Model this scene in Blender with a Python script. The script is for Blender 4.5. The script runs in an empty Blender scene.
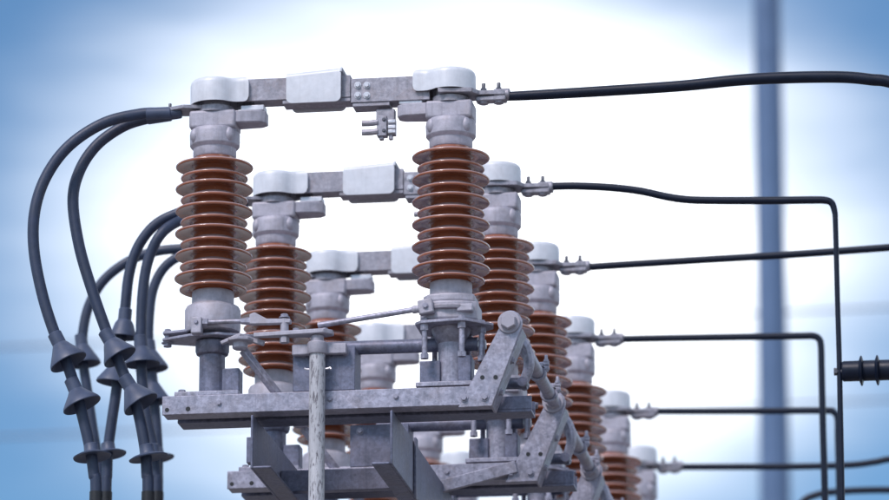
import bpy, bmesh, math, random
from mathutils import Vector, Matrix, Quaternion
random.seed(7)
sc = bpy.context.scene
C = sc.collection
R = math.radians

# ------------------------------------------------------------------ camera (205 mm lens, looking up from the yard)
PITCH, YAW = R(15.0), R(8.36)
FPX = 5075.0                       # focal length in photo pixels (889 wide)
D0 = 16.0                          # metres to the nearest switch
ZB = 6.0                           # height of the nearest switch's base beam
Fw = Vector((-math.sin(YAW)*math.cos(PITCH), math.cos(YAW)*math.cos(PITCH), math.sin(PITCH)))
Rt = Vector((math.cos(YAW), math.sin(YAW), 0))
Up = Rt.cross(Fw)
def ray(px, py): return Fw + Rt*((px-444.5)/FPX) + Up*((250.0-py)/FPX)
CAM = Vector((0, 0, ZB)) - ray(333, 410)*D0
cam = bpy.data.objects.new('camera', bpy.data.cameras.new('camera')); C.objects.link(cam)
cam.matrix_world = Matrix.Translation(CAM) @ Matrix((Rt, Up, -Fw)).transposed().to_4x4()
cam.data.sensor_width = 36; cam.data.lens = 36*FPX/889
cam.data.clip_start = 0.1; cam.data.clip_end = 6000
cam.data.dof.use_dof = True; cam.data.dof.focus_distance = 16.0; cam.data.dof.aperture_fstop = 3.2
sc.camera = cam

# ------------------------------------------------------------------ sky, sun, exposure
SUN_AZ = YAW + R(180-38)           # hazy sun high behind the camera's left shoulder
SUN = Vector((-math.sin(SUN_AZ)*math.cos(R(48)), math.cos(SUN_AZ)*math.cos(R(48)), math.sin(R(48))))
w = bpy.data.worlds.new('World'); sc.world = w; w.use_nodes = True
nt = w.node_tree; N = nt.nodes; LK = nt.links
for n in list(N): N.remove(n)
def node(tree, t, **kw):
    n = tree.nodes.new(t)
    for k, v in kw.items():
        if k == 'inp':
            for a, b in v.items(): n.inputs[a].default_value = b
        else: setattr(n, k, v)
    return n
out = node(nt, 'ShaderNodeOutputWorld'); bg = node(nt, 'ShaderNodeBackground')
sky = node(nt, 'ShaderNodeTexSky', sky_type='NISHITA', sun_disc=False, sun_elevation=math.asin(SUN.z),
           sun_rotation=math.atan2(SUN.x, SUN.y), altitude=200, air_density=1.0, dust_density=1.5, ozone_density=3.0)
tc = node(nt, 'ShaderNodeTexCoord')
# thin bright cloud: white in its middle, blue sky outside
GL = ray(470, 250).normalized()
sb = node(nt, 'ShaderNodeVectorMath', operation='SUBTRACT'); sb.inputs[1].default_value = GL
LK.new(tc.outputs['Generated'], sb.inputs[0])
fl = node(nt, 'ShaderNodeMapping'); fl.inputs['Scale'].default_value = (1.0, 1.0, 1.5)   # the cloud is wider than it is high
LK.new(sb.outputs[0], fl.inputs[0])
dt = node(nt, 'ShaderNodeVectorMath', operation='LENGTH'); LK.new(fl.outputs[0], dt.inputs[0])
mp = node(nt, 'ShaderNodeMapping'); mp.inputs['Scale'].default_value = (9, 9, 40)
nz = node(nt, 'ShaderNodeTexNoise', inp={'Scale': 1.6, 'Detail': 4.0, 'Roughness': 0.5})
LK.new(tc.outputs['Generated'], mp.inputs[0]); LK.new(mp.outputs[0], nz.inputs['Vector'])
nm = node(nt, 'ShaderNodeMath', operation='MULTIPLY_ADD', inp={1: 0.030, 2: -0.010}); LK.new(nz.outputs[0], nm.inputs[0])
ad = node(nt, 'ShaderNodeMath', operation='ADD'); LK.new(dt.outputs['Value'], ad.inputs[0]); LK.new(nm.outputs[0], ad.inputs[1])
mr = node(nt, 'ShaderNodeMapRange', interpolation_type='SMOOTHERSTEP', inp={1: 0.020, 2: 0.122, 3: 1.0, 4: 0.0}); LK.new(ad.outputs[0], mr.inputs[0])
tint = node(nt, 'ShaderNodeMix', data_type='RGBA', blend_type='MULTIPLY'); tint.inputs[0].default_value = 1.0
tint.inputs[7].default_value = (0.44, 0.60, 0.69, 1)
LK.new(sky.outputs[0], tint.inputs[6])
glow = node(nt, 'ShaderNodeMix', data_type='RGBA', blend_type='MIX')
glow.inputs[7].default_value = (11.0, 11.3, 11.8, 1)
# more soft clouds of the same kind all over the rest of the sky
mc = node(nt, 'ShaderNodeMapping'); mc.inputs['Scale'].default_value = (2.6, 2.6, 6.0); mc.inputs['Location'].default_value = (1.3, 0.4, 2.2)
LK.new(tc.outputs['Generated'], mc.inputs[0])
nc = node(nt, 'ShaderNodeTexNoise', inp={'Scale': 1.0, 'Detail': 5.0, 'Roughness': 0.5, 'Distortion': 0.3}); LK.new(mc.outputs[0], nc.inputs['Vector'])
rc = node(nt, 'ShaderNodeMapRange', interpolation_type='SMOOTHERSTEP', inp={1: 0.42, 2: 0.72, 3: 0.0, 4: 0.8}); LK.new(nc.outputs[0], rc.inputs[0])
far = node(nt, 'ShaderNodeMapRange', interpolation_type='SMOOTHERSTEP', inp={1: 0.10, 2: 0.26, 3: 0.0, 4: 1.0}); LK.new(dt.outputs['Value'], far.inputs[0])
cm = node(nt, 'ShaderNodeMath', operation='MULTIPLY'); LK.new(rc.outputs[0], cm.inputs[0]); LK.new(far.outputs[0], cm.inputs[1])
cx_ = node(nt, 'ShaderNodeMath', operation='MAXIMUM'); LK.new(cm.outputs[0], cx_.inputs[0]); LK.new(mr.outputs[0], cx_.inputs[1])
LK.new(cx_.outputs[0], glow.inputs[0]); LK.new(tint.outputs[2], glow.inputs[6])
LK.new(glow.outputs[2], bg.inputs[0]); bg.inputs[1].default_value = 0.1
LK.new(bg.outputs[0], out.inputs[0])

sd = bpy.data.lights.new('sun', 'SUN'); so = bpy.data.objects.new('sun', sd); C.objects.link(so)
sd.energy = 1.25; sd.angle = R(14.0); sd.color = (1.0, 0.89, 0.90)
so.rotation_euler = SUN.to_track_quat('Z', 'Y').to_euler(); so.location = (0, 0, 30)
vs = sc.view_settings
vs.view_transform = 'Standard'; vs.look = 'None'; vs.gamma = 1.0; vs.exposure = 0.92

# ------------------------------------------------------------------ materials
def material(name, base, rough=0.5, metal=0.0, var=0.12, scale=18.0, bump=0.0, bscale=200.0, coat=0.0, stain=None, stain_amt=0.0, stain_scale=6.0, stretch=(1, 1, 1), spec=0.5, spangle=0.0, fleck=0.0, rim_sheen=0.0, streak=0.0, srange=(0.5, 0.75)):
    m = bpy.data.materials.new(name); m.use_nodes = True
    t = m.node_tree; b = t.nodes['Principled BSDF']; L = t.links
    b.inputs['Metallic'].default_value = metal; b.inputs['Coat Weight'].default_value = coat
    b.inputs['Coat Roughness'].default_value = 0.08; b.inputs['Specular IOR Level'].default_value = spec
    co = node(t, 'ShaderNodeTexCoord'); oi = node(t, 'ShaderNodeObjectInfo')
    mpp = node(t, 'ShaderNodeMapping'); mpp.inputs['Scale'].default_value = stretch
    addv = node(t, 'ShaderNodeVectorMath', operation='ADD')
    L.new(co.outputs['Object'], addv.inputs[0]); L.new(oi.outputs['Random'], addv.inputs[1]); L.new(addv.outputs[0], mpp.inputs[0])
    n1 = node(t, 'ShaderNodeTexNoise', inp={'Scale': scale, 'Detail': 8.0, 'Roughness': 0.65}); L.new(mpp.outputs[0], n1.inputs['Vector'])
    r1 = node(t, 'ShaderNodeMapRange', inp={1: 0.3, 2: 0.7, 3: 1-var, 4: 1+var}); L.new(n1.outputs[0], r1.inputs[0])
    mx = node(t, 'ShaderNodeMix', data_type='RGBA', blend_type='MULTIPLY'); mx.inputs[0].default_value = 1.0
    mx.inputs[6].default_value = (*base, 1); L.new(r1.outputs[0], mx.inputs[7])
    last = mx.outputs[2]
    if stain:
        n2 = node(t, 'ShaderNodeTexNoise', inp={'Scale': stain_scale, 'Detail': 10.0, 'Roughness': 0.7, 'Distortion': 0.6}); L.new(mpp.outputs[0], n2.inputs['Vector'])
        r2 = node(t, 'ShaderNodeMapRange', inp={1: srange[0], 2: srange[1], 3: 0.0, 4: stain_amt}); L.new(n2.outputs[0], r2.inputs[0])
        mx2 = node(t, 'ShaderNodeMix', data_type='RGBA'); mx2.inputs[7].default_value = (*stain, 1)
        L.new(r2.outputs[0], mx2.inputs[0]); L.new(last, mx2.inputs[6]); last = mx2.outputs[2]
    def over(fac, col, prev, mode='MIX'):
        q = node(t, 'ShaderNodeMix', data_type='RGBA', blend_type=mode); q.inputs[7].default_value = (*col, 1)
        L.new(fac, q.inputs[0]); L.new(prev, q.inputs[6]); return q.outputs[2]
    if spangle:      # zinc crystal facets
        v = node(t, 'ShaderNodeTexVoronoi', inp={'Scale': 120.0}); L.new(addv.outputs[0], v.inputs['Vector'])
        sx = node(t, 'ShaderNodeSeparateColor'); L.new(v.outputs['Color'], sx.inputs[0])
        q = node(t, 'ShaderNodeMapRange', inp={1: 0.0, 2: 1.0, 3: 1-spangle, 4: 1+spangle}); L.new(sx.outputs[0], q.inputs[0])
        qm = node(t, 'ShaderNodeMix', data_type='RGBA', blend_type='MULTIPLY'); qm.inputs[0].default_value = 1.0
        L.new(last, qm.inputs[6]); L.new(q.outputs[0], qm.inputs[7]); last = qm.outputs[2]
    if streak:       # run-off marks
        ms = node(t, 'ShaderNodeMapping'); ms.inputs['Scale'].default_value = (1, 1, 0.06); L.new(addv.outputs[0], ms.inputs[0])
        n5 = node(t, 'ShaderNodeTexNoise', inp={'Scale': 70.0, 'Detail': 4.0, 'Roughness': 0.6}); L.new(ms.outputs[0], n5.inputs['Vector'])
        q = node(t, 'ShaderNodeMapRange', inp={1: 0.52, 2: 0.72, 3: 0.0, 4: streak}); L.new(n5.outputs[0], q.inputs[0])
        last = over(q.outputs[0], tuple(c*0.35 for c in base), last)
    if fleck:        # pale scuffs and droppings
        n6 = node(t, 'ShaderNodeTexNoise', inp={'Scale': 55.0, 'Detail': 6.0, 'Roughness': 0.7, 'Distortion': 1.2}); L.new(addv.outputs[0], n6.inputs['Vector'])
        q = node(t, 'ShaderNodeMapRange', inp={1: 0.66, 2: 0.70, 3: 0.0, 4: fleck}); L.new(n6.outputs[0], q.inputs[0])
        last = over(q.outputs[0], (0.75, 0.75, 0.78), last)
    if rim_sheen:         # bright sky reflection on shed rims, painted as a pale tint on upward faces
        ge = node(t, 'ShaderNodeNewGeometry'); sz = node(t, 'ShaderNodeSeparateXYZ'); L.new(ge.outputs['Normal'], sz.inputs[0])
        q = node(t, 'ShaderNodeMapRange', inp={1: 0.0, 2: 0.85, 3: 0.0, 4: rim_sheen}); L.new(sz.outputs[2], q.inputs[0])
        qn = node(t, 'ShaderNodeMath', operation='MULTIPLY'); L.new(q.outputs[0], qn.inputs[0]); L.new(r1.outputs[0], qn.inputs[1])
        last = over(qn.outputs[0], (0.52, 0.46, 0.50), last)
    L.new(last, b.inputs['Base Color'])
    rr = node(t, 'ShaderNodeMapRange', inp={1: 0.3, 2: 0.7, 3: max(0.03, rough-0.1), 4: rough+0.1}); L.new(n1.outputs[0], rr.inputs[0]); L.new(rr.outputs[0], b.inputs['Roughness'])
    if bump:
        n3 = node(t, 'ShaderNodeTexNoise', inp={'Scale': bscale, 'Detail': 5.0, 'Roughness': 0.6}); L.new(co.outputs['Object'], n3.inputs['Vector'])
        bp = node(t, 'ShaderNodeBump', inp={'Strength': bump, 'Distance': 0.002}); L.new(n3.outputs[0], bp.inputs['Height']); L.new(bp.outputs[0], b.inputs['Normal'])
    return m
M = {}
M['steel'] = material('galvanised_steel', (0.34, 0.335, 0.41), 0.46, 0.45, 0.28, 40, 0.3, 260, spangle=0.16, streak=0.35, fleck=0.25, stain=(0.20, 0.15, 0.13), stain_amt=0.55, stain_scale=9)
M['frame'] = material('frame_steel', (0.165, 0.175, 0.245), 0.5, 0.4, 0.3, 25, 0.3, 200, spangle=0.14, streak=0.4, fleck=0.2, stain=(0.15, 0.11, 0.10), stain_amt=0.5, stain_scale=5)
M['cast'] = material('cast_aluminium', (0.41, 0.395, 0.455), 0.55, 0.25, 0.2, 45, 0.5, 300, fleck=0.7, streak=0.3, stain=(0.30, 0.24, 0.22), stain_amt=0.5, stain_scale=14)
M['hood'] = material('hood_paint', (0.66, 0.675, 0.72), 0.42, 0.05, 0.08, 30, 0.10, 300, streak=0.12,  stain=(0.45, 0.42, 0.42), stain_amt=0.35, stain_scale=10)
M['bar'] = material('contact_bar', (0.33, 0.32, 0.365), 0.5, 0.4, 0.28, 55, 0.4, 320, spangle=0.1, streak=0.2, fleck=0.2, stain=(0.25, 0.17, 0.14), stain_amt=0.5, stain_scale=18)
M['porcelain'] = material('brown_porcelain', (0.33, 0.098, 0.040), 0.2, 0.0, 0.15, 14, 0.0, 60, coat=0.8, spec=0.5, rim_sheen=0.75, stain=(0.26, 0.15, 0.12), stain_amt=0.35, stain_scale=16)
M['zinc'] = material('bright_zinc', (0.62, 0.62, 0.66), 0.42, 0.45, 0.15, 60)
M['darkbolt'] = material('dark_bolt', (0.12, 0.12, 0.14), 0.45, 0.5, 0.2, 60)
M['cable'] = material('cable_sheath', (0.025, 0.038, 0.078), 0.5, 0.0, 0.2, 30, 0.15, 120, stain=(0.04, 0.045, 0.06), stain_amt=0.5, stain_scale=8)
M['rubber'] = material('rain_shed_rubber', (0.056, 0.075, 0.13), 0.5, 0.0, 0.18, 30, 0.1, 100, stain=(0.08, 0.08, 0.10), stain_amt=0.4)
M['black'] = material('black_insulation', (0.005, 0.010, 0.026), 0.45, 0.0, 0.2, 25, 0.1, 80, spec=0.3)
M['tape'] = material('black_boot', (0.012, 0.013, 0.016), 0.5, 0.0, 0.2, 25)
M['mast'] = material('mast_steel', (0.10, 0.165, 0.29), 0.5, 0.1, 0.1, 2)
M['gravel'] = material('yard_gravel', (0.20, 0.18, 0.165), 0.9, 0.0, 0.3, 3, 0.8, 30)
M['wire'] = material('aluminium_wire', (0.12, 0.13, 0.16), 0.5, 0.5, 0.1, 5)
M['copper'] = material('tinned_copper', (0.50, 0.30, 0.22), 0.45, 0.5, 0.2, 60)
# weathered pipe: flaking pale paint over darker metal
M['flaky'] = material('flaky_pipe', (0.50, 0.50, 0.53), 0.6, 0.15, 0.15, 60, 0.4, 250, stain=(0.13, 0.12, 0.14), stain_amt=0.95, stain_scale=120, srange=(0.5, 0.60), stretch=(1.0, 1.0, 0.22))

# ------------------------------------------------------------------ mesh helpers
u = D0/FPX                           # one photo pixel at the nearest switch, in metres
def U(px, py, y=0.0):                # surveyed point of the nearest switch: its plane is Y = y
    d = ray(px, py); t = (y-CAM.y)/d.y
    p = CAM + d*t
    return Vector((p.x, y, p.z-ZB))
def W(px, py, y):
    p = U(px, py, y); p.z += ZB; return p

class MB:
    def __init__(s): s.bm = bmesh.new()
    def box(s, c, size, rot=None):
        m = Matrix.Translation(Vector(c))
        if rot is not None: m = m @ rot.to_4x4()
        bmesh.ops.create_cube(s.bm, size=1.0, matrix=m @ Matrix.Diagonal((*size, 1)))
        return s
    def span(s, x0, x1, y0, y1, z0, z1):
        return s.box(((x0+x1)/2, (y0+y1)/2, (z0+z1)/2), (abs(x1-x0), abs(y1-y0), abs(z1-z0)))
    def cyl(s, p0, p1, r0, r1=None, seg=24):
        p0 = Vector(p0); p1 = Vector(p1); d = p1-p0
        q = d.to_track_quat('Z', 'Y').to_matrix().to_4x4()
        bmesh.ops.create_cone(s.bm, cap_ends=True, segments=seg, radius1=r0, radius2=r0 if r1 is None else r1, depth=d.length,
                              matrix=Matrix.Translation((p0+p1)/2) @ q)
        return s
    def lathe(s, prof, c=(0, 0, 0), seg=48, rot=None, closed=False):
        m = Matrix.Translation(Vector(c))
        if rot is not None: m = m @ rot.to_4x4()
        rings = []
        for r, z in prof:
            rings.append([s.bm.verts.new(m @ Vector((r*math.cos(2*math.pi*i/seg), r*math.sin(2*math.pi*i/seg), z))) for i in range(seg)])
        if closed: rings.append(rings[0])
        for a, b in zip(rings, rings[1:]):
            for i in range(seg):
                j = (i+1) % seg
                s.bm.faces.new((a[i], a[j], b[j], b[i]))
        if not closed:
            if prof[0][0] > 1e-6: s.bm.faces.new(list(reversed(rings[0])))
            if prof[-1][0] > 1e-6: s.bm.faces.new(rings[-1])
        return s
    def prism(s, poly, y0, y1):      # poly: (x, z) points, extruded in y
        a = [s.bm.verts.new((x, y0, z)) for x, z in poly]; b = [s.bm.verts.new((x, y1, z)) for x, z in poly]
        n = len(poly)
        s.bm.faces.new(a); s.bm.faces.new(list(reversed(b)))
        for i in range(n): s.bm.faces.new((a[i], b[i], b[(i+1) % n], a[(i+1) % n]))
        return s
    def plate(s, poly, z0, z1):      # poly: (x, y) points, extruded in z
        a = [s.bm.verts.new((x, y, z0)) for x, y in poly]; b = [s.bm.verts.new((x, y, z1)) for x, y in poly]
        n = len(poly)
        s.bm.faces.new(a); s.bm.faces.new(list(reversed(b)))
        for i in range(n): s.bm.faces.new((a[i], b[i], b[(i+1) % n], a[(i+1) % n]))
        return s
    def tube(s, pts, r, seg=16, sub=8, smooth=True, flat=1.0):
        P = [Vector(p) for p in pts]
        path = []
        rad = r if isinstance(r, (list, tuple)) else [r]*len(P)
        rr = []
        if smooth and len(P) > 2:
            Q = [P[0]*2-P[1]] + P + [P[-1]*2-P[-2]]
            for i in range(1, len(Q)-2):
                for k in range(sub):
                    t = k/sub
                    a, b, c, d = Q[i-1], Q[i], Q[i+1], Q[i+2]
                    path.append(0.5*((2*b)+(c-a)*t+(2*a-5*b+4*c-d)*t*t+(3*b-a-3*c+d)*t**3))
                    rr.append(rad[i-1]*(1-t)+rad[min(i, len(rad)-1)]*t)
            path.append(P[-1]); rr.append(rad[-1])
        else: path = P; rr = rad
        T = []
        for i in range(len(path)):
            d = path[min(i+1, len(path)-1)]-path[max(i-1, 0)]
            T.append(d.normalized())
        n = T[0].orthogonal().normalized()
        if abs(T[0].dot(Vector((0, 1, 0)))) < 0.9: n = (Vector((0, 1, 0))-T[0]*T[0].y).normalized()
        rings = []
        for i, p in enumerate(path):
            n = (n - T[i]*n.dot(T[i])).normalized(); b = T[i].cross(n)
            rings.append([s.bm.verts.new(p + (n*math.cos(2*math.pi*k/seg)*flat + b*math.sin(2*math.pi*k/seg))*rr[i]) for k in range(seg)])
        for a, b in zip(rings, rings[1:]):
            for i in range(seg):
                j = (i+1) % seg
                s.bm.faces.new((a[i], a[j], b[j], b[i]))
        s.bm.faces.new(list(reversed(rings[0]))); s.bm.faces.new(rings[-1])
        return s
    def mesh(s, name):
        bmesh.ops.recalc_face_normals(s.bm, faces=s.bm.faces)
        me = bpy.data.meshes.new(name); s.bm.to_mesh(me); s.bm.free()
        me.polygons.foreach_set('use_smooth', [True]*len(me.polygons)); me.set_sharp_from_angle(angle=R(35))
        return me
    def build(s, name, mat, parent=None, bevel=0.0, seg=2):
        return mk(name, s.mesh(name), mat, parent, bevel, seg)
def mk(name, me, mat, parent=None, bevel=0.0, seg=2):
    if not me.materials: me.materials.append(M[mat])
    o = bpy.data.objects.new(name, me); C.objects.link(o); o.parent = parent
    if bevel:
        b = o.modifiers.new('bevel', 'BEVEL'); b.width = bevel; b.segments = seg; b.limit_method = 'ANGLE'; b.angle_limit = R(35); b.harden_normals = False
    return o
def empty(name, loc, label, cat, group=None):
    o = bpy.data.objects.new(name, None); C.objects.link(o); o.location = loc; o.empty_display_size = 0.1
    tag(o, label, cat, group); return o
def tag(o, label=None, cat=None, group=None, kind=None):
    if label: o['label'] = label
    if cat: o['category'] = cat
    if group: o['group'] = group
    if kind: o['kind'] = kind
    return o
# shared fasteners (unit length 1 = head radius)
def hexmesh(mat):
    m = MB()
    m.lathe([(1.35, 0.0), (1.35, 0.22), (1.3, 0.26)], seg=20)
    m.lathe([(1.0, 0.2), (1.0, 0.85), (0.86, 1.0)], seg=6)
    me = m.mesh('bolt'); me.materials.append(M[mat]); return me
HEX = {k: hexmesh(k) for k in ('steel', 'zinc', 'darkbolt', 'cast')}
def studmesh(mat):
    m = MB()
    m.lathe([(1.3, 0.0), (1.3, 0.25)], seg=20); m.lathe([(1.0, 0.2), (1.0, 1.0), (0.9, 1.1)], seg=6); m.lathe([(0.6, 1.0), (0.6, 2.6), (0.5, 2.75)], seg=14)
    me = m.mesh('stud'); me.materials.append(M[mat]); return me
STUD = {k: studmesh(k) for k in ('steel', 'darkbolt')}
def bolt(parent, loc, axis, r, mat='steel', stud=False, name='bolt'):
    o = bpy.data.objects.new(name, (STUD if stud else HEX)[mat]); C.objects.link(o); o.parent = parent
    o.location = loc; o.scale = (r, r, r)
    q = Vector(axis).to_track_quat('Z', 'Y'); o.rotation_euler = (q @ Quaternion((0, 0, 1), random.uniform(0, 1))).to_euler()
    return o
FRONT, BACK, UPV, DOWN = (0, -1, 0), (0, 1, 0), (0, 0, 1), (0, 0, -1)

# ------------------------------------------------------------------ the setting: gravel yard
g = MB(); g.plate([(-1500, -1500), (1500, -1500), (1500, 3000), (-1500, 3000)], -0.3, 0.0)
tag(g.build('ground', 'gravel'), kind='structure')

# ------------------------------------------------------------------ the nearest switch (local x across the unit, y away along the row, z up)
STEP = 0.0665*D0/0.956               # spacing of the switches along the row
xL = U(213.9, 225).x; xR = U(450.9, 220).x
def ZL(py): return U(214, py).z      # height read at the left column
YK = [0, STEP-.01, 2*STEP-.065, 3*STEP-.09, 4*STEP+.03, 5*STEP-.07]
def make_switch():
    root = empty('disconnector_switch', (0, 0, ZB), 'x', 'switch', 'disconnector switches in a receding row')
    # --- porcelain columns
    zs0 = ZL(168.0); pitch = (ZL(168.0)-ZL(290.5))/11
    core = MB(); hgt = ZL(156)-ZL(304)
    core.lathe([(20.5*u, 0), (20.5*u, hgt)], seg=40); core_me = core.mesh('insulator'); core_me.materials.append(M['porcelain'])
    def shed_me(r):
        m = MB()
        m.lathe([(x*u, z*u) for x, z in ((19.5, 7.4), (21.5, 6.6), (24, 5.3), (r-9, 3.4), (r-3, 2.0), (r-1.0, 1.5), (r-0.2, 0.8), (r, 0.0), (r-0.3, -0.8), (r-1.2, -1.3), (r-3.0, -1.1), (r-9, 0.1), (24, 0.9), (21.6, 0.4), (19.5, -1.6))], seg=72, closed=False)
        bmesh.ops.delete(m.bm, geom=[f for f in m.bm.faces if len(f.verts) > 4], context='FACES_ONLY')
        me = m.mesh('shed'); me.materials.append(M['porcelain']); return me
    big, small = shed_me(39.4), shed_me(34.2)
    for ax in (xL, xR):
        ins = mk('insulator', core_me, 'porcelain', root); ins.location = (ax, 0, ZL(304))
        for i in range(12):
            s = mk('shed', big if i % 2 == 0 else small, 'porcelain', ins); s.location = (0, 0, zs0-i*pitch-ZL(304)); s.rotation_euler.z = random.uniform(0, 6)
    # --- terminal heads, hoods, plates (mirrored: sgn points to the middle of the switch)
    z = {k: ZL(k) for k in range(60, 420)}
    for ax, sg in ((xL, 1), (xR, -1)):
        h = MB()
        h.lathe([(21*u, z[159]), (22*u, z[157]), (22*u, z[150]), (23.5*u, z[149]), (25.3*u, z[147]), (25.6*u, z[136]), (25.0*u, z[133]), (23.5*u, z[131])], c=(ax, 0, 0), seg=40)
        head = h.build('terminal_head', 'cast', root, 0.0015)
        for a in (40, 140, 222, 318):
            b = MB(); ca, sa = math.cos(R(a)), math.sin(R(a))
            b.lathe([(0.3*u, z[147]), (3.2*u, z[145]), (4.8*u, z[142]), (5.2*u, z[139]), (4.6*u, z[136]), (2.8*u, z[133]), (0.3*u, z[132])], c=(ax+23.5*u*ca, 23.5*u*sa, 0), seg=16); b.build('boss', 'cast', head)
        blk = MB()
        blk.span(ax-24*u, ax+24*u, -17*u, 17*u, z[132], z[114]).build('head_block', 'cast', root, 3*u, 3)
        tb = MB(); p = [(ax+sg*x*u, y*u) for x, y in ((18, -15), (48, -12), (54, -7), (54, 7), (48, 12), (18, 15))]
        tb.plate(p if sg > 0 else p[::-1], z[127], z[115]); tb.build('head_tab', 'cast', root, 1.2*u)
        pd = MB(); pd.span(ax+sg*28*u, ax+sg*52*u, -9*u, 9*u, z[114]-0.002, z[109]); pd.build('contact_pad', 'zinc', root, 0.8*u)
        br = MB(); br.lathe([(19*u, z[115]), (19*u, z[109]), (16*u, z[108]), (16*u, z[88]), (12*u, z[86])], c=(ax, 0, 0), seg=32); br.build('bearing_hub', 'bar', root)
        # hood over the bearing: round, with a tongue over the arm
        r_, hw, L_ = 25.4, 14.5, 37.0
        outl = []
        a0 = math.degrees(math.asin(hw/r_))
        for k in range(37):
            a = R(a0 + (360-2*a0)*k/36); outl.append((r_*math.cos(a), r_*math.sin(a)))
        xs = [22.5, 26, 30, 32, 33.5, 35, 36.2, L_]
        e0 = outl[3]; c0 = (r_*math.cos(R(a0)), hw)      # blend the round part into the tongue
        bl = [((1-t_)**2*e0[0]+2*t_*(1-t_)*(c0[0]-1.5)+t_*t_*26, (1-t_)**2*e0[1]+2*t_*(1-t_)*(hw+0.4)+t_*t_*hw) for t_ in (0.2, 0.4, 0.6, 0.8)]
        outl = [p for p in reversed(bl)] + outl[3:-3] + [(x, -y) for x, y in bl]
        xs = xs[1:]
        outl = outl + [(x, -hw) for x in xs] + [(L_, -hw+1+0*i) for i in ()] + [(L_, -4), (L_, 4)] + [(x, hw) for x in reversed(xs)]
        zb, zt = (106.5 if sg > 0 else 103.4), 82.5
        def ring(m, sc_, off, zf):
            vv = []
            for x, y in outl:
                l = math.hypot(x-5, y); f = (l-off)/l
                vv.append(m.bm.verts.new((ax+sg*(5+(x-5)*f)*u, y*f*u, zf(x))))
            return vv
        Z = lambda py: U(214, py).z
        def lowz(x):
            if x <= 32: return Z(zb)
            t = min(1.0, (x-32)/5.0); return Z(zb-5.5*(1-math.sqrt(max(0, 1-t*t))))
        m = MB()
        rings = [ring(m, 1, 2.2, lambda x: Z(zt+4)), ring(m, 1, 1.4, lambda x: lowz(x)), ring(m, 1, 0.0, lambda x: lowz(x)-0.0005), ring(m, 1, 0, lambda x: Z(zt+5)),
                 ring(m, 1, 0.7, lambda x: Z(zt+2.2)), ring(m, 1, 2.6, lambda x: Z(zt+0.3)), ring(m, 1, 6, lambda x: Z(zt-0.6)), ring(m, 1, 12, lambda x: Z(zt-1.0))]
        for A, B in zip(rings, rings[1:]):
            for i in range(len(A)):
                j = (i+1) % len(A); m.bm.faces.new((A[i], A[j], B[j], B[i]))
        m.bm.faces.new(rings[-1]); m.bm.faces.new(list(reversed(rings[0])))
        m.build('rain_hood', 'hood', root)
    # --- left terminal plate with its two cable lugs
    zp = ZL(112); tp = MB()
    tp.plate([(xL-6*u, -14*u), (xL+8*u, 0), (xL-2*u, 14*u), (xL-30*u, 12*u), (xL-52*u, 9*u), (xL-52*u, -9*u), (xL-30*u, -19*u)], zp, ZL(108.5))
    t = tp.build('terminal_plate', 'bar', root, 0.5*u)
    bolt(t, (xL-47*u, 0, ZL(108.5)), UPV, 2.6*u, 'darkbolt', True); bolt(t, (xL-38*u, 0, ZL(108.5)), UPV, 2.8*u, 'darkbolt')
    bolt(t, (xL-47*u, 0, zp), DOWN, 3.0*u, 'darkbolt'); bolt(t, (xL-38*u, 0, zp), DOWN, 3.0*u, 'darkbolt')
    # --- right terminal plate and clamp
    zr = ZL(108.3); tp = MB()
    tp.plate([(xR-10*u, -24*u), (xR-8*u, 12*u), (xR+22*u, 14*u), (xR+30*u, 8*u), (xR+56*u, 7*u), (xR+56*u, -7*u), (xR+30*u, -9*u), (xR+24*u, -20*u)], zr, ZL(103.9))
    t = tp.build('terminal_plate', 'bar', root, 0.5*u)
    k = MB(); k.span(xR+26*u, xR+57*u, -6.5*u, 6.5*u, ZL(114), ZL(108.8))
    k.cyl((xR+33.5*u, 0, ZL(116)), (xR+33.5*u, 0, ZL(109.5)), 5.2*u); k.cyl((xR+49*u, 0, ZL(116)), (xR+49*u, 0, ZL(109.5)), 5.2*u)
    k.cyl((xR+44*u, 0, ZL(107)), (xR+60.5*u, 0, ZL(107)), 6.4*u)
    k.build('clamp', 'bar', root, 1.4*u)
    for dx in (33.5, 49): bolt(t, (xR+dx*u, 0, ZL(103.2)), UPV, 3.2*u, 'darkbolt', True)
    # --- contact arms meeting under the middle hood
    a = MB(); za, zb_ = ZL(83.5), ZL(105.5)
    x0, x1 = xL+20*u, U(352, 95).x
    a.span(x0, x1, -10*u, -7.5*u, zb_, za); a.span(x0, x1, 11.5*u, 14*u, zb_, za); a.span(x0, x1, -7.6*u, 11.6*u, za-2.2*u, za-0.2*u); a.span(x0+20*u, x1-4*u, -7.6*u, 11.6*u, zb_+0.3*u, zb_+2.5*u)
    arm = a.build('contact_arm', 'bar', root, 0.6*u)
    a = MB(); a.span(U(284, 100).x, U(352, 100).x, -9*u, 13*u, ZL(109.5), zb_+0.1*u); a.build('contact_finger', 'bar', root, 0.6*u)
    a = MB(); zra, zrb = ZL(87.5), ZL(111.5)
    x0, x1 = U(352.5, 95).x, xR-20*u
    a.span(x0, x1, -10.6*u, -8*u, zrb, zra); a.span(x0, x1, 11.5*u, 14*u, zrb, zra); a.span(x0, x1, -8.1*u, 11.6*u, zra-2.4*u, zra-0.2*u); a.span(x0+6*u, x1-6*u, -8.1*u, 11.6*u, zrb+0.2*u, zrb+2.4*u)
    arm = a.build('contact_arm', 'bar', root, 0.6*u)
    for px in (357.8, 366.8):
        for py in (85.2, 95.3): bolt(arm, U(px, py, -10.6*u), FRONT, 2.7*u, 'zinc')
    a = MB(); a.span(U(354, 100).x, U(391, 100).x, -9.5*u, 12*u, zrb-4*u, zrb-0.1*u); a.build('contact_finger', 'bar', root, 0.5*u)
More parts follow.
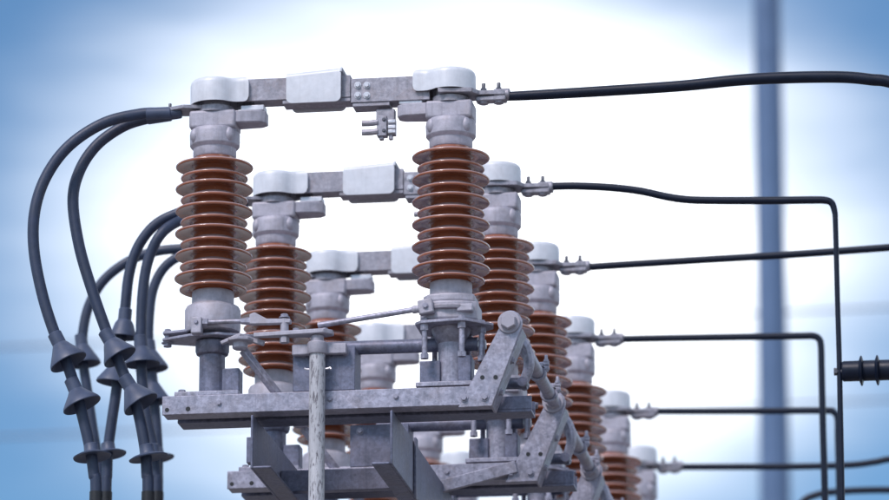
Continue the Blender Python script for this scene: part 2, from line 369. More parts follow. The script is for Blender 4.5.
    # middle hood: inverted trough of bent sheet, open below and at its ends
    m = MB(); xa, xb = U(289, 90).x, U(343.5, 90).x; ht, hb = U(316, 76.5).z, U(316, 107).z
    sec = []
    yo0, yo1, th = -17*u, 19*u, 1.6*u
    def arcpts(cy, cz, r, a0, a1): return [(cy+r*math.cos(R(a0+(a1-a0)*i/6)), cz+r*math.sin(R(a0+(a1-a0)*i/6))) for i in range(7)]
    rc = 5*u
    outer = [(yo0, hb)] + arcpts(yo0+rc, ht-rc, rc, 180, 90) + arcpts(yo1-rc, ht-rc, rc, 90, 0) + [(yo1, hb)]
    inner = [(yo1-th, hb)] + arcpts(yo1-rc, ht-rc, rc-th, 0, 90) + arcpts(yo0+rc, ht-rc, rc-th, 90, 180) + [(yo0+th, hb)]
    sec = outer+inner; nx = 26
    ringsx = []
    for i in range(nx+1):
        tt = i/nx; tt = 0.5-0.5*math.cos(math.pi*tt); x = xa+(xb-xa)*tt
        vv = []
        for (y, zz) in sec:
            q = zz + (4.0*u*tt if zz > hb+1e-6 else 0)
            if zz == hb:
                d = min(x-xa, xb-x); q = hb + (0 if d > 6*u else (6*u-math.sqrt(max(0, (6*u)**2-(6*u-d)**2))))
            vv.append(m.bm.verts.new((x, y, q)))
        ringsx.append(vv)
    ns = len(sec)
    for A, B in zip(ringsx, ringsx[1:]):
        for i in range(ns): m.bm.faces.new((A[i], A[(i+1) % ns], B[(i+1) % ns], B[i]))
    for vv, rv in ((ringsx[0], False), (ringsx[-1], True)):
        for i in range(ns//2-1):
            f = (vv[i], vv[i+1], vv[ns-2-i], vv[ns-1-i]); m.bm.faces.new(f)
    mh = m.build('middle_hood', 'hood', root, 0.35*u, 1)
    lip = MB(); lip.tube([(xb, y, q+4.0*u) for y, q in outer[1:-1]], 1.2*u, 8, smooth=False); lip.build('rolled_lip', 'hood', mh)
    bolt(mh, (xa+12*u, 0, ht), UPV, 2*u, 'cast')
    # arcing contact hanging under the right arm
    hn = MB(); X = lambda px, py=120: U(px, py, -6*u).x; Zh = lambda py, px=380: U(px, py, -6*u).z
    hn.span(X(376), X(394.5), -6*u, 4*u, Zh(122), Zh(109)); hn.span(X(377), X(387), -8*u, 2*u, Zh(136.5), Zh(116)); hn.span(X(387.3), X(395.3), -6*u, 3*u, Zh(135), Zh(119)); 
    hn.span(X(379), X(383.5), -6*u, 0, Zh(139.5), Zh(135)); hn.span(X(388.5), X(392.5), -5*u, 0, Zh(139.5), Zh(134))
    hr = hn.build('arcing_contact', 'bar', root, 0.8*u)
    for py in (123.2, 132.3):
        fg = MB(); fg.tube([U(378, py-1, -7*u), U(371, py, -7*u), U(362, py+0.3, -7*u)], 3.1*u, 10, 6); fg.build('finger', 'bar', hr, 0)
    for py in (119.5, 130.5): bolt(hr, U(384, py, -8*u), FRONT, 1.5*u, 'darkbolt')
    for py in (122, 127.5, 132): 
        fg = MB(); fg.span(X(388), X(395.8), -7.6*u, -5*u, Zh(py+1.9), Zh(py-1.9)); fg.build('finger', 'zinc', hr, 0.8*u)
    # --- left column foot
    f = MB(); f.lathe([(21*u, z[306]), (21.3*u, z[303]), (21.3*u, z[293]), (20*u, z[292])], c=(xL, 0, 0), seg=40); f.build('ferrule', 'cast', root)
    f = MB(); f.lathe([(26*u, z[334]), (27.6*u, z[333]), (28.2*u, z[328]), (28.2*u, z[311]), (26.6*u, z[308]), (23*u, z[306]), (19*u, z[305])], c=(xL, 0, 0), seg=48); f.build('column_foot', 'cast', root)
    f = MB(); f.plate([(xL-50*u, -7*u), (xL-20*u, -22*u), (xL+10*u, -26*u), (xL+44*u, -9*u), (xL+44*u, 9*u), (xL+12*u, 24*u), (xL-18*u, 22*u), (xL-50*u, 7*u)], z[341], z[338]); pl = f.build('drive_plate', 'steel', root, 0.8*u)
    f = MB(); f.plate([(xL-50*u, -6*u), (xL-24*u, -13*u), (xL-12*u, -31*u), (xL-4*u, -31*u), (xL-10*u, -5*u), (xL-20*u, 10*u), (xL-50*u, 6*u)], z[334], z[331]); f.build('drive_lever', 'steel', root, 0.8*u)
    bolt(pl, (xL-46*u, 0, z[331]), UPV, 3.4*u); bolt(pl, (xL-46*u, 0, z[341]), DOWN, 4.6*u)
    f = MB(); f.cyl((xL-46*u, 0, z[342]), (xL-46*u, 0, z[331]), 3*u, seg=14); f.build('pin', 'steel', pl)
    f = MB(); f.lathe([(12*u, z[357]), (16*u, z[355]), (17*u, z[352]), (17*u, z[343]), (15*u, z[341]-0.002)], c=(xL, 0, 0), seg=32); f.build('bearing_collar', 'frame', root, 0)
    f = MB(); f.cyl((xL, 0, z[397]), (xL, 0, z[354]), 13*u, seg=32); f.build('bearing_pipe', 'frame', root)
    # small drive block with the link rod
    yb = -30*u
    f = MB(); c = U(197, 326, yb); f.box(c, (11*u, 10*u, 17*u)); kb = f.build('rod_block', 'cast', root, 1.2*u); bolt(kb, c+Vector((0, -5*u, 3*u)), FRONT, 1.8*u)
    f = MB(); f.cyl(U(202, 322.5, yb), U(248, 321, yb), 2.4*u, seg=16); f.cyl(U(203, 322.5, yb), U(208, 322.4, yb), 4.2*u, seg=6); f.cyl(U(241, 321.3, yb), U(251, 321, yb), 3.2*u, 4.6*u, seg=6); rd = f.build('link_rod', 'steel', root)
    f = MB(); p0 = U(250, 320, yb); p1 = U(291, 321.5, yb)
    f.prism([(p0.x, p0.z-5*u), (p1.x-22*u, p1.z-2.4*u), (p1.x, p1.z-2.2*u), (p1.x, p1.z+2.2*u), (p1.x-24*u, p1.z+3*u), (p0.x+5*u, p0.z+7*u), (p0.x, p0.z+5*u)], yb-4*u, yb+4*u); f.build('rod_end', 'cast', rd, 0.8*u)
    bolt(rd, U(284.5, 318, yb), UPV, 4.0*u)
    f = MB(); f.cyl(U(284.5, 342, yb), U(284.5, 319, yb), 4.2*u, seg=16); f.cyl(U(284.5, 343, yb), U(284.5, 338, yb), 5.0*u, seg=6); f.build('pin', 'cast', rd)
    # cross lever above the middle bearing
    f = MB(); A = U(254, 334, yb); B = U(333, 334.5, yb)
    f.plate([(A.x, yb-3*u), (A.x+30*u, yb-6*u), (B.x-8*u, yb-11*u), (B.x, yb-3*u), (B.x, yb+6*u), (B.x-8*u, yb+10*u), (A.x+30*u, yb+6*u), (A.x, yb+4*u)], U(300, 336, yb).z, U(300, 331.5, yb).z); cl = f.build('cross_lever', 'cast', root, 0.8*u)
    bolt(cl, U(296, 331.5, yb), UPV, 3.2*u); bolt(cl, U(325, 331, yb), UPV, 3.0*u)
    # diagonal lever and its joint
    f = MB(); f.tube([U(243, 350, -16*u), U(279, 396, -6*u)], 5*u, 4, smooth=False, flat=0.9); dg = f.build('diagonal_bar', 'steel', root, 0.6*u)
    f = MB(); c = U(240, 343, -22*u); f.lathe([(6*u, -7*u), (8*u, -5*u), (8*u, 0), (14*u, 1*u), (14*u, 4*u), (5*u, 5*u), (4*u, 8*u)], c=c, seg=8); f.build('joint', 'cast', dg, 0.5*u)
    f = MB(); f.box(U(252, 340, -20*u), (26*u, 6*u, 5*u), Matrix.Rotation(R(18), 3, 'Y')); f.box(U(231, 339, -26*u), (22*u, 5*u, 3.6*u), Matrix.Rotation(R(-22), 3, 'Y')); f.build('fork', 'cast', dg, 0.7*u)
    # long thin link to the right column
    f = MB(); f.tube([U(318, 325.5, yb), U(421, 308.5, yb)], 2.9*u, 14, smooth=False); lk = f.build('link_rod', 'steel', root)
    f = MB(); f.cyl(U(412, 310, yb), U(421, 308.5, yb), 4.2*u, seg=12); c = U(426, 307, yb); f.box(c, (15*u, 9*u, 15*u), Matrix.Rotation(R(-10), 3, 'Y')); f.build('rod_end', 'cast', lk, 1.4*u); bolt(lk, c+Vector((0, -4.5*u, 0)), FRONT, 2.4*u)
    # --- right column foot: casting, strap, diamond plate on studs
    f = MB(); f.lathe([(21*u, z[308]), (21.3*u, z[303]), (21.3*u, z[293]), (20*u, z[292])], c=(xR, 0, 0), seg=40); f.build('ferrule', 'cast', root)
    f = MB(); q = [(-29, -14), (-22, -24), (-6, -28), (14, -26), (29, -18), (29, 18), (20, 26), (-20, 26), (-29, 18)]
    q2 = [(xR+x*u, y*u) for x, y in q]
    f.plate(q2, ZL(333.5), ZL(315)); f.plate([(xR+x*u*0.9, y*u*0.9) for x, y in q], ZL(315.5), ZL(307)); f.build('column_foot', 'cast', root, 2.2*u, 3)
    f = MB(); f.tube([(xR+math.cos(R(a))*30*u*1.0, math.sin(R(a))*30*u, ZL(321.5)) for a in range(186, 318, 12)], 2.6*u, 6, 3); st = f.build('strap', 'cast', root)
    f = MB(); f.span(xR+10*u, xR+26*u, -29*u, -20*u, ZL(327), ZL(319.5)); f.build('strap_lug', 'cast', st, 1.2*u)
    f = MB(); q = [(-33, -22), (-26, -30), (14, -36), (20, -34), (44, -8), (42, 6), (16, 32), (-20, 32), (-33, 22)]
    f.plate([(xR+x*u, y*u) for x, y in q], ZL(338), ZL(335)); fl = f.build('flange_plate', 'steel', root, 0.6*u)
    for dx, dy in ((-23, -24), (15, -28), (32, -6), (-20, 25), (14, 26)):
        s = MB(); s.cyl((xR+dx*u, dy*u, ZL(372)), (xR+dx*u, dy*u, ZL(337)), 2.9*u, seg=14); s.cyl((xR+dx*u, dy*u, ZL(344)), (xR+dx*u, dy*u, ZL(338)), 4.4*u, seg=6); s.cyl((xR+dx*u, dy*u, ZL(372)), (xR+dx*u, dy*u, ZL(367)), 4.4*u, seg=6)
        s.build('stud', 'steel', fl); bolt(fl, (xR+dx*u, dy*u, ZL(335)), UPV, 3.6*u)
    f = MB(); f.lathe([(13*u, z[353]), (15*u, z[350]), (19*u, z[341]), (20*u, z[338]-0.001)], c=(xR, 0, 0), seg=32); f.build('bearing_collar', 'steel', root)
    f = MB(); f.cyl((xR, 0, z[396]), (xR, 0, z[352]), 13*u, seg=32); f.build('bearing_pipe', 'steel', root)
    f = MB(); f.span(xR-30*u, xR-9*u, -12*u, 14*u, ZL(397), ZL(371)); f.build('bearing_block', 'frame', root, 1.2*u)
    f = MB(); f.span(xR+8*u, xR+22*u, -10*u, 14*u, ZL(397), ZL(366)); f.build('bearing_block', 'frame', root, 1.2*u)
    f = MB(); f.span(xR-33*u, xR+24*u, -19*u, 22*u, ZL(398), ZL(393.5)); f.build('foot_plate', 'steel', root, 0.6*u)
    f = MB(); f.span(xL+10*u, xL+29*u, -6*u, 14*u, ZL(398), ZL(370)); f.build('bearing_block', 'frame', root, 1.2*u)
    f = MB(); f.span(xL-35*u, xL+30*u, -17*u, 22*u, ZL(399), ZL(394.5)); fp = f.build('foot_plate', 'steel', root, 0.6*u)
    bolt(fp, (xL-29*u, -8*u, ZL(394.5)), UPV, 3.8*u)
    # --- base beam: front channel with holes at its end, tail channel behind and below
    bx0, bx1 = U(162, 410, -20*u).x, U(493, 400, -20*u).x
    ztop, zbot = ZL(399), ZL(418)
    f = MB()
    yf = -20*u
    f.span(bx0, bx1, yf, yf+3*u, zbot, ztop-0.001); f.span(bx0+0.002, bx1-0.002, yf+2.9*u, 26*u, ztop-3.2*u, ztop-0.3*u); f.span(bx0+0.002, bx1-0.002, yf+2.9*u, 4*u, zbot+0.2*u, zbot+3*u)
    beam = f.build('base_beam', 'steel', root, 0.6*u)
    f = MB(); f.span(bx0+9*u, bx1+34*u, 14*u, 44*u, zbot-1*u, zbot+2*u); f.span(bx0+9*u, bx1+34*u, 41*u, 43.5*u, zbot+2*u, ztop-4*u); f.span(bx0+9*u, bx1+34*u, 14.4*u, 17*u, zbot+2*u, ztop-4*u); f.build('rear_beam', 'frame', root, 0.6*u)
    def hole(px, py, y, r, par):
        h = MB(); p = U(px, py, y); h.cyl(p+Vector((0, -0.25*u, 0)), p+Vector((0, 0.6*u, 0)), r, seg=18); return h.build('bolt_hole', 'tape', par)
    hole(167, 410, yf, 2.2*u, beam); hole(188, 409, yf, 2.4*u, beam)
    for px in (219, 330, 396): bolt(beam, U(px, 403-(px-219)*0.035, yf), FRONT, 2.3*u)
    # --- bracket plate for the middle bearing
    f = MB(); y0 = -19*u; xa, xb = U(293, 360, y0).x, U(355, 360, y0).x; za, zb2 = U(325, 346, y0).z, ztop+0.0005
    f.span(xa, xb, y0, y0+3*u, zb2, za); f.span(xa+0.001, xb-0.001, y0+2.9*u, 20*u, za-3.2*u, za-0.3*u); f.span(xb-3*u, xb-0.3*u, y0+2.9*u, 19*u, zb2, za-3.3*u); pb = f.build('bearing_bracket', 'frame', root, 0.6*u)
    for px, py in ((303.5, 353.5), (345.5, 352)): bolt(pb, U(px, py, y0), FRONT, 3.0*u)
    # --- cross shaft tube
    ys = 8*u
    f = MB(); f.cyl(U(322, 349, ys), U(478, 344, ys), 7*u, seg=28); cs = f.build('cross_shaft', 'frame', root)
    f = MB(); f.cyl(U(477, 345, ys), U(486, 344.7, ys), 5*u, seg=6); f.build('shaft_nut', 'zinc', cs)
    # --- leaning bracket arm (angle section) for the row shaft
    y0 = -24*u
    def V(px, py, y=y0): p = U(px, py, y); return (p.x, p.z)
    cx, cy = 510.2, 322.5
    arc = []
    for k in range(0, 13):
        a = R(-205+ (205+22)*k/12)
        arc.append(V(cx+12.3*math.cos(a), cy+12.3*math.sin(a)))
    poly = [V(458, 407.5), V(492, 406)] + arc[::-1]
    f = MB(); f.prism(poly, y0, y0+3.2*u); ba = f.build('shaft_bracket', 'steel', root, 0.7*u)
    p0, p1 = Vector(V(491.8, 406)), Vector(V(522.2, 328)); dv = (p1-p0).normalized(); nv = Vector((dv.y, -dv.x))
    q = [p0-nv*3.2*u, p0+nv*0.05*u, p1+nv*0.05*u, p1-nv*3.2*u]
    f = MB(); f.prism([(v.x, v.y) for v in q], y0+2.9*u, y0+34*u); f.build('bracket_flange', 'steel', root, 0.6*u)
    bolt(ba, U(509, 322.5, y0), FRONT, 8.4*u, 'cast')
    for px, py in ((464, 398), (484.7, 397.2)): bolt(ba, U(px, py, y0), FRONT, 3.2*u)
    for px, py in ((482.4, 377.5), (495.6, 377.3)): hole(px, py, y0, 2.3*u, ba)
    for t_, yy in ((0.22, 14), (0.62, 12)):
        pp = p0.lerp(p1, t_)+nv*0.05*u; bolt(ba, (pp.x, y0+yy*u, pp.y), (nv.x, 0, nv.y), 3.0*u)
    # crank on the row shaft just behind the bracket
    f = MB(); sx, sz = V(510, 322.5, y0)
    f.tube([(sx, 40*u, sz), (sx+8*u, 42*u, sz-12*u), (sx+10*u, 44*u, sz-28*u), (sx+4*u, 46*u, sz-46*u)], [7*u, 6*u, 5.5*u, 5*u], 10, 6); ck = f.build('crank', 'steel', root)
    f = MB(); f.cyl((sx+4*u, 36*u, sz-46*u), (sx+4*u, 56*u, sz-46*u), 5*u, seg=16); f.cyl((sx-60*u, 46*u, sz-44*u), (sx+8*u, 46*u, sz-46*u), 6*u, seg=16); f.build('crank_link', 'frame', ck)
    return root, (sx, sz)
root, (SX, SZ) = make_switch()
def copy_tree(o, parent=None):
    c = o.copy(); C.objects.link(c); c.parent = parent
    for ch in o.children: copy_tree(ch, c)
    return c
def children(o): return [x for x in C.objects if x.parent == o]
def copy_thing(o, parent=None, kids=None):
    c = o.copy(); C.objects.link(c); c.parent = parent
    for ch in kids[o.name]: copy_thing(ch, c, kids)
    return c
kids = {}
for o in C.objects:
    kids.setdefault(o.name, [])
    if o.parent: kids.setdefault(o.parent.name, []).append(o)
SL = ['nearest and largest disconnector switch, brown ribbed columns with pale hoods, topmost in the picture',
      'second disconnector switch from the front, its right hood just behind the nearest right column',
      'third disconnector switch from the front, middle of the receding row of brown columns',
      'fourth disconnector switch from the front, blurred pale right hood below the third',
      'fifth disconnector switch, blurred dark columns low right with a pale hood',
      'farthest disconnector switch, a small blurred pale hood at the lower right row end']
root['label'] = SL[0]
for k in range(1, 6):
    r = copy_thing(root, None, kids); r.location = (0, YK[k], ZB); r['label'] = SL[k]

# ------------------------------------------------------------------ row shaft through the bracket heads
sh = empty('row_shaft', (SX, 0, SZ+ZB), 'long grey steel shaft tube running back through the heads of the leaning brackets', 'shaft')
f = MB(); f.cyl((0, -0.02, 0), (0, 5*STEP+0.3, 0), 6.6*u, seg=24); f.build('tube', 'steel', sh)
for k in range(5):
    y = k*STEP+0.60
    for dy in (0.0, 0.30):
        f = MB(); f.lathe([(6.7*u, -3*u), (9.5*u, -3*u), (9.5*u, 3*u), (6.7*u, 3*u)], c=(0, y+dy, 0), seg=20, rot=Matrix.Rotation(R(90), 3, 'X'), closed=True); f.box((6*u, y+dy, 9*u), (12*u, 6*u, 3.4*u)); f.box((6*u, y+dy, 5*u), (12*u, 6*u, 3.4*u)); cp = f.build('clamp', 'steel', sh, 0.6*u)
        bolt(cp, (9*u, y+dy, 10.7*u), UPV, 2.8*u, 'steel', True); bolt(cp, (9*u, y+dy, 3.3*u), DOWN, 2.8*u)

# ------------------------------------------------------------------ vertical operating pipe
yv = -30*u
pt = W(317.5, 336, yv)
vp = empty('operating_pipe', (pt.x, yv, 0), 'pale vertical operating pipe with flaking paint in front of the base beam', 'pipe')
f = MB(); f.cyl((0, 0, 0), (0, 0, pt.z-8*u), 8*u, seg=28); f.build('pipe', 'flaky', vp)
f = MB(); f.cyl((0, 0, pt.z-8.1*u), (0, 0, pt.z), 6.4*u, seg=24); f.build('spindle', 'cast', vp)
f = MB(); zc = pt.z-13*u; f.lathe([(7.9*u, -6*u), (9.6*u, -6*u), (10.2*u, -5*u), (10.2*u, 5*u), (9*u, 6.5*u), (6*u, 7*u)], c=(0, 0, zc), seg=28); f.build('bearing_cap', 'cast', vp, 0)
f = MB(); f.span(8*u, 29*u, 1*u, 8*u, zc-5.5*u, zc+5.5*u); f.build('bearing_ear', 'cast', vp, 1.2*u)
f = MB(); f.span(-26*u, -8*u, 1*u, 8*u, zc-5.5*u, zc+5.5*u); f.build('bearing_ear', 'cast', vp, 1.2*u)
zpin = pt.z-34*u
f = MB(); f.tube([(-13*u, 0, zpin+1*u), (-9*u, 0, zpin), (9*u, 0, zpin), (13*u, 0, zpin+1*u), (14*u, -1*u, zpin-1*u)], 1.0*u, 8, 4); f.build('split_pin', 'zinc', vp)

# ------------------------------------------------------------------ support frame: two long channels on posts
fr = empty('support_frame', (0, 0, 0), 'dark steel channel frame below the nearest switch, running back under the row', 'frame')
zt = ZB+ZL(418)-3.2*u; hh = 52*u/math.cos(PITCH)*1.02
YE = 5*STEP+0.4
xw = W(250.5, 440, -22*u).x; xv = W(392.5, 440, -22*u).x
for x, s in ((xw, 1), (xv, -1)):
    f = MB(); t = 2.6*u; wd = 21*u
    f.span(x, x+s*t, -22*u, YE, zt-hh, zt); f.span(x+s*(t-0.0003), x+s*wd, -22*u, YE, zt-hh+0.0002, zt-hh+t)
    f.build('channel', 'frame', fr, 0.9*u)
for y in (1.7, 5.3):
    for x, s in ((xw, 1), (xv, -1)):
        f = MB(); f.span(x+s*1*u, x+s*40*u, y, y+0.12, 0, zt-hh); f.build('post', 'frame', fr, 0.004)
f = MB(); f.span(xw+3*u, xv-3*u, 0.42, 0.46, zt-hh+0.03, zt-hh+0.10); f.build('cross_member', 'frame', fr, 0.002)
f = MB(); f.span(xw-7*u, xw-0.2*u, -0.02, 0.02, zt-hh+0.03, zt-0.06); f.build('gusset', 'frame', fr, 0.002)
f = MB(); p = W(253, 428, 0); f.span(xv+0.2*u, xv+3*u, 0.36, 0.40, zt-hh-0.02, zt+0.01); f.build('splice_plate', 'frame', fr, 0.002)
# tie bar on the front of the second switch's beam
tb = MB(); a = W(441, 488, STEP-24*u); b = W(517, 467.5, STEP-24*u); d = (b-a).normalized(); n_ = Vector((-d.z, 0, d.x))*6.5*u
tb.prism([((a-n_).x, (a-n_).z), ((b-n_).x, (b-n_).z), ((b+n_).x, (b+n_).z), ((a+n_).x, (a+n_).z)], STEP-31*u, STEP-24.5*u)
tbo = tb.build('tie_bar', 'steel', None, 0.6*u); tag(tbo, 'flat steel tie bar sloping up to the foot of the second leaning bracket', 'bar')

# ------------------------------------------------------------------ power cables with rain sheds
def cable(label, pts, cones, skirt, k):
    root = empty('power_cable', (0, 0, 0), label, 'cable', 'rubber power cables looping down at the left')
    P = [W(*p) for p in pts]
    end = P[-1].copy(); last = end.copy(); last.z = 0.0
    P += [Vector((end.x, end.y, end.z-0.6)), Vector((end.x, end.y, 2.5)), last]
    root.location = (last.x, last.y, 0)
    off = Vector((last.x, last.y, 0))
    P = [p-off for p in P]
    f = MB(); f.tube(P, 5.8*u, 18, 10); f.build('sheath', 'cable', root)
    def axis(q0, q1): return (q1-q0).normalized()
    for (px, py, qx, qy, y, r) in cones:      # neck point, rim centre
        a = W(px, py, y)-off; b = W(qx, qy, y)-off; L = (b-a).length; d = axis(a, b)
        q = d.to_track_quat('Z', 'Y').to_matrix()
        m = MB()
        r = r*1.06
        m.lathe([(5.9*u, -14*u), (7.2*u, -13*u), (7.3*u, -1*u), (8.2*u, 0), (10.2*u, L*0.18), (r*0.78*u, L*0.58), (r*0.96*u, L*0.86), (r*u, L), (r*0.98*u, L+0.8*u), (r*0.92*u, L*0.97), (r*0.66*u, L*0.66), (5.7*u, L*0.35)], c=a, seg=40, rot=q)
        m.build('rain_shed', 'rubber', root)
    if skirt:
        px, py, y, r = skirt; r *= 1.1
        a = W(px, py, y)-off
        m = MB(); m.lathe([(5.6*u, 12*u), (7.2*u, 11*u), (7.6*u, 4*u), (9*u, 2*u), (r*0.8*u, 0.4*u), (r*u, -1.6*u), (r*0.98*u, -2.6*u), (r*0.7*u, -1*u), (5.7*u, -0.5*u)], c=a, seg=40, rot=Matrix.Rotation(R(random.uniform(-12, 12)), 3, 'Y') @ Matrix.Rotation(R(random.uniform(-5, 5)), 3, 'X'))
        m.build('skirt', 'rubber', root)
        zb_ = W(px, 492, y).z
        m = MB(); m.cyl((end.x-off.x, end.y-off.y, zb_-0.25), (end.x-off.x, end.y-off.y, zb_), 6.6*u, seg=20); m.build('boot', 'tape', root)
    lug = MB(); d = axis(P[0], P[1]); lug.cyl(P[0]-d*0.02, P[0]+d*0.06, 6.2*u, seg=16); lug.cyl(P[0]-d*0.055, P[0]-d*0.018, 5.0*u, seg=16); lug.build('lug', 'rubber', root, 0.8*u)
    return root
S1, S2 = YK[1], YK[2]
cable('outermost thick black cable curving down from the nearest switch, far left',
      [(165, 113, -8*u), (140, 114, -.03), (104, 123, -.05), (70, 145, -.07), (47, 175, -.08), (35, 210, -.09), (34, 250, -.09), (43, 297, -.09), (57, 340, -.09), (70, 372, -.09), (81, 410, -.09), (90, 448, -.09), (94, 475, -.09), (96, 498, -.09)],
      [(60, 345, 68.5, 362, -.09, 18.5), (76, 391, 82, 405, -.09, 19)], (92, 455, -.09, 17.5), 0)
cable('inner thick black cable curving down beside the outermost one from the nearest switch',
      [(165, 116, 6*u), (145, 119, .03), (122, 127, .03), (97, 145, .02), (80, 170, .01), (73, 200, 0), (79, 245, 0), (92, 290, 0), (109, 338, 0), (123, 372, 0), (137, 408, 0), (145, 448, 0), (147, 475, 0), (148, 498, 0)],
      [(111, 342, 120, 357, 0, 17), (131, 388, 141, 404, 0, 18)], (148, 456, 0, 18), 1)
cable('cable from the second switch with its upper rain shed highest of all',
      [(232, 207, S1), (205, 205, S1), (178, 213, S1), (155, 225, S1), (138, 247, S1), (129, 275, S1), (125, 310, S1), (120, 345, S1), (117, 385, S1), (112, 420, S1), (108, 450, S1), (107, 475, S1), (106, 498, S1)],
      [(124.5, 321, 123, 337, S1, 15), (117, 366, 114, 383, S1, 18.5)], (109, 453, S1, 17), 2)
cable('cable from the second switch dropping straight down beside the beam end',
      [(232, 211, S1+.05), (208, 214, S1), (184, 219, S1), (162, 233, S1-.05), (149, 258, S1-.05), (143, 290, S1-.05), (141, 335, S1-.05), (142, 380, S1-.05), (147, 420, S1-.05), (154, 452, S1-.05), (156, 475, S1-.05), (157, 498, S1-.05)],
      [(141, 348, 142, 364, S1-.05, 18.5)], (153, 455, S1-.05, 17), 3)
cable('wide looping cable from the third switch, far behind the outermost pair',
      [(289, 286, S2), (250, 262, S2), (205, 250, S2), (165, 250, S2), (133, 259, S2), (106, 278, S2), (90, 303, S2), (83, 332, S2), (83, 360, S2), (88, 395, S2), (93, 430, S2), (98, 460, S2), (99, 480, S2), (100, 498, S2)],
      [(82, 346, 84, 364, S2, 18.5)], None, 4)
cable('innermost short looping cable from the third switch, closest to the brown column',
      [(289, 288, S2+.05), (250, 266, S2), (210, 254, S2), (182, 256, S2), (164, 268, S2), (153, 290, S2), (149, 320, S2), (149, 350, S2), (153, 385, S2), (156, 420, S2), (158, 452, S2), (158, 475, S2), (158, 498, S2)],
      [(150, 352, 152, 369, S2, 18), (152, 384, 154, 402, S2, 18)], (158, 457, S2, 17), 5)

# ------------------------------------------------------------------ conductors leaving to the right
def conductor(label, pts, r, smooth=True, rads=None, flat=1.0):
    P = [W(*p) for p in pts]
    if pts[-1][1] > 650: P.append(Vector((P[-1].x, P[-1].y, 0.0)))      # uprights run to the ground
    if rads and len(rads) < len(P): rads = rads + [rads[-1]]
    f = MB(); f.tube(P, rads or r, 16, 10, flat=flat)
    o = f.build('conductor', 'black'); tag(o, label, 'conductor', 'black conductors leaving to the right'); return o
conductor('thick black conductor rising to the upper right from the nearest switch', [(502, 96.5, 0), (530, 95.3, 0), (600, 91.3, 0), (680, 86, 0), (740, 80, 0), (790, 77.5, 0), (840, 77, 0), (870, 79.5, 0), (900, 85, 0), (1000, 120, 0), (1150, 190, 0), (1700, 380, 0)], 5.6*u, rads=[4.6*u, 5*u, 5.4*u, 5.6*u, 5.8*u, 6*u, 6*u, 6*u, 6*u, 6*u, 6*u, 6*u])
conductor('wavy black conductor from the second switch, bent straight down at its right end',
          [(546, 186.5, S1), (575, 186, S1), (610, 187.5, S1), (640, 191, S1), (668, 197, S1), (690, 199.8, S1), (720, 200.5, S1), (770, 200.5, S1), (810, 200, S1), (825, 200.3, S1), (831.5, 203, S1), (834.5, 211, S1), (835.5, 225, S1), (837.5, 300, S1), (839.5, 370, S1), (842, 500, S1), (846, 700, S1)], 4.4*u, rads=[4.2*u]*9+[4.0*u, 3.7*u, 3.2*u, 2.9*u, 2.8*u, 2.9*u, 3.1*u, 3.1*u])
conductor('straight black conductor rising slightly right from the third switch', [(578, 267.8, S2), (620, 265, S2), (700, 260, S2), (800, 254, S2), (889, 247.5, S2), (1100, 232, S2), (1700, 190, S2)], 4.2*u)
S3, S4, S5 = YK[3:6]
conductor('level black conductor from the fourth switch, bent down before the thin upright', [(612, 339.3, S3), (660, 338.3, S3), (740, 337, S3), (800, 336, S3), (813, 336, S3), (819, 339, S3), (821, 347, S3), (821.6, 370, S3), (823, 430, S3), (825, 500, S3), (829, 700, S3)], 4.3*u, rads=[4.3*u]*5+[4.1*u]*6)
conductor('level black conductor from the fifth switch, bent down close beside the thin upright', [(650, 411.3, S4), (700, 411.3, S4), (770, 411, S4), (826, 410.7, S4), (834, 412.5, S4), (837.5, 419, S4), (838, 440, S4), (839.5, 500, S4), (843, 700, S4)], 4.3*u)
conductor('lowest level black conductor, from the farthest switch, curling up to the right edge', [(668, 467, S5), (740, 466.8, S5), (800, 466.5, S5), (850, 465, S5), (875, 462, S5), (900, 458, S5), (1000, 450, S5), (1600, 420, S5)], 4.5*u)
conductor('black conductor arching into the bottom right corner, below all the others', [(780, 540, S5+STEP), (800, 505, S5+STEP), (816, 495, S5+STEP), (840, 491.5, S5+STEP), (889, 490, S5+STEP), (1000, 492, S5+STEP), (1600, 500, S5+STEP)], 5*u)

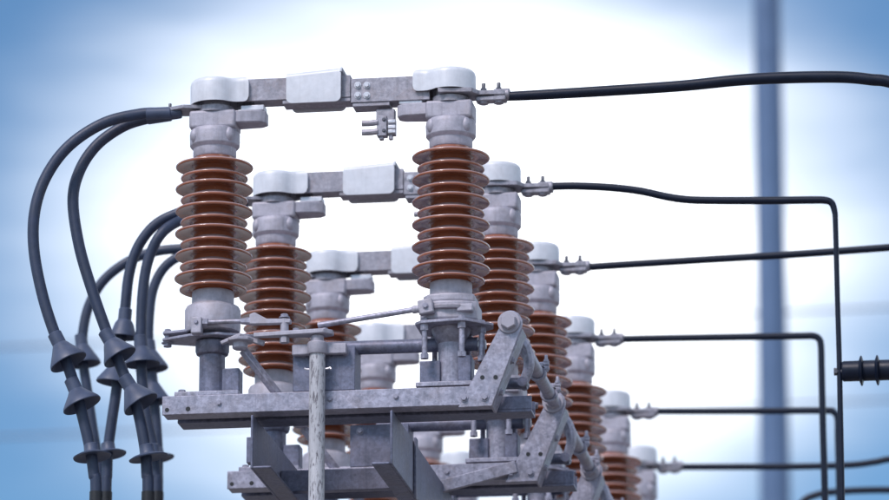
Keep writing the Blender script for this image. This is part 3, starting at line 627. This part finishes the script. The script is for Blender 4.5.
# ------------------------------------------------------------------ ribbed standoff insulator on the thin upright
pi_ = W(842, 371.5, S1)
si = empty('standoff_insulator', pi_, 'black ribbed standoff insulator lying level at the right edge', 'insulator')
rot = Matrix.Rotation(R(90), 3, 'Y')
f = MB(); rk = 1.06
f.lathe([(6*u*rk, 0), (9.5*u*rk, 0.5*u), (10.3*u*rk, 2*u), (10.5*u*rk, 150*u)], seg=40, rot=rot); f.build('rod', 'black', si)
for i in range(8):
    m = MB(); x = (20.5+17*i)*u
    m.lathe([(9*u, -4*u), (11*u, -2.4*u), (15.4*u, -0.9*u), (16.4*u, 0), (15.6*u, 1.0*u), (11*u, 2.2*u), (9*u, 3*u)], c=(x, 0, 0), seg=40, rot=rot); m.build('shed', 'black', si)
f = MB(); f.cyl((-8*u, 0, 0), (0.5*u, 0, 0), 2.6*u, seg=12); f.cyl((-8.5*u, 0, 0), (-5*u, 0, 0), 4.2*u, seg=6); f.build('bolt', 'darkbolt', si)

f = MB(); f.span(150*u, 175*u, -12*u, 12*u, -pi_.z, 40*u); f.build('mounting_post', 'frame', si, 0.004)
# ------------------------------------------------------------------ distant mast and wires
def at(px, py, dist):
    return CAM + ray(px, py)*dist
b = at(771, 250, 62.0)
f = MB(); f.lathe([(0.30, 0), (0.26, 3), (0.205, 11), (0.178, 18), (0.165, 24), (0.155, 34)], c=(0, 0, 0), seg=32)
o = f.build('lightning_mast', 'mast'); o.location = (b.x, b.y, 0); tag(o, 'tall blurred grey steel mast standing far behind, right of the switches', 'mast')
for i, (a, c, lb) in enumerate((((-150, 354), (1050, 300), 'faint blurred overhead wire crossing the sky behind, the upper one'), ((-150, 443), (1050, 393), 'faint blurred overhead wire crossing the sky behind, the lower one'))):
    p0, p1 = at(*a, 70+i*4), at(*c, 66+i*4); mid = (p0+p1)/2; mid.z -= 0.02; dd = (p1-p0)
    f = MB(); f.tube([p0-dd*2, p0, mid, p1, p1+dd*2], 0.016, 8, 8); o = f.build('overhead_wire', 'wire'); tag(o, lb, 'wire', 'overhead wires')
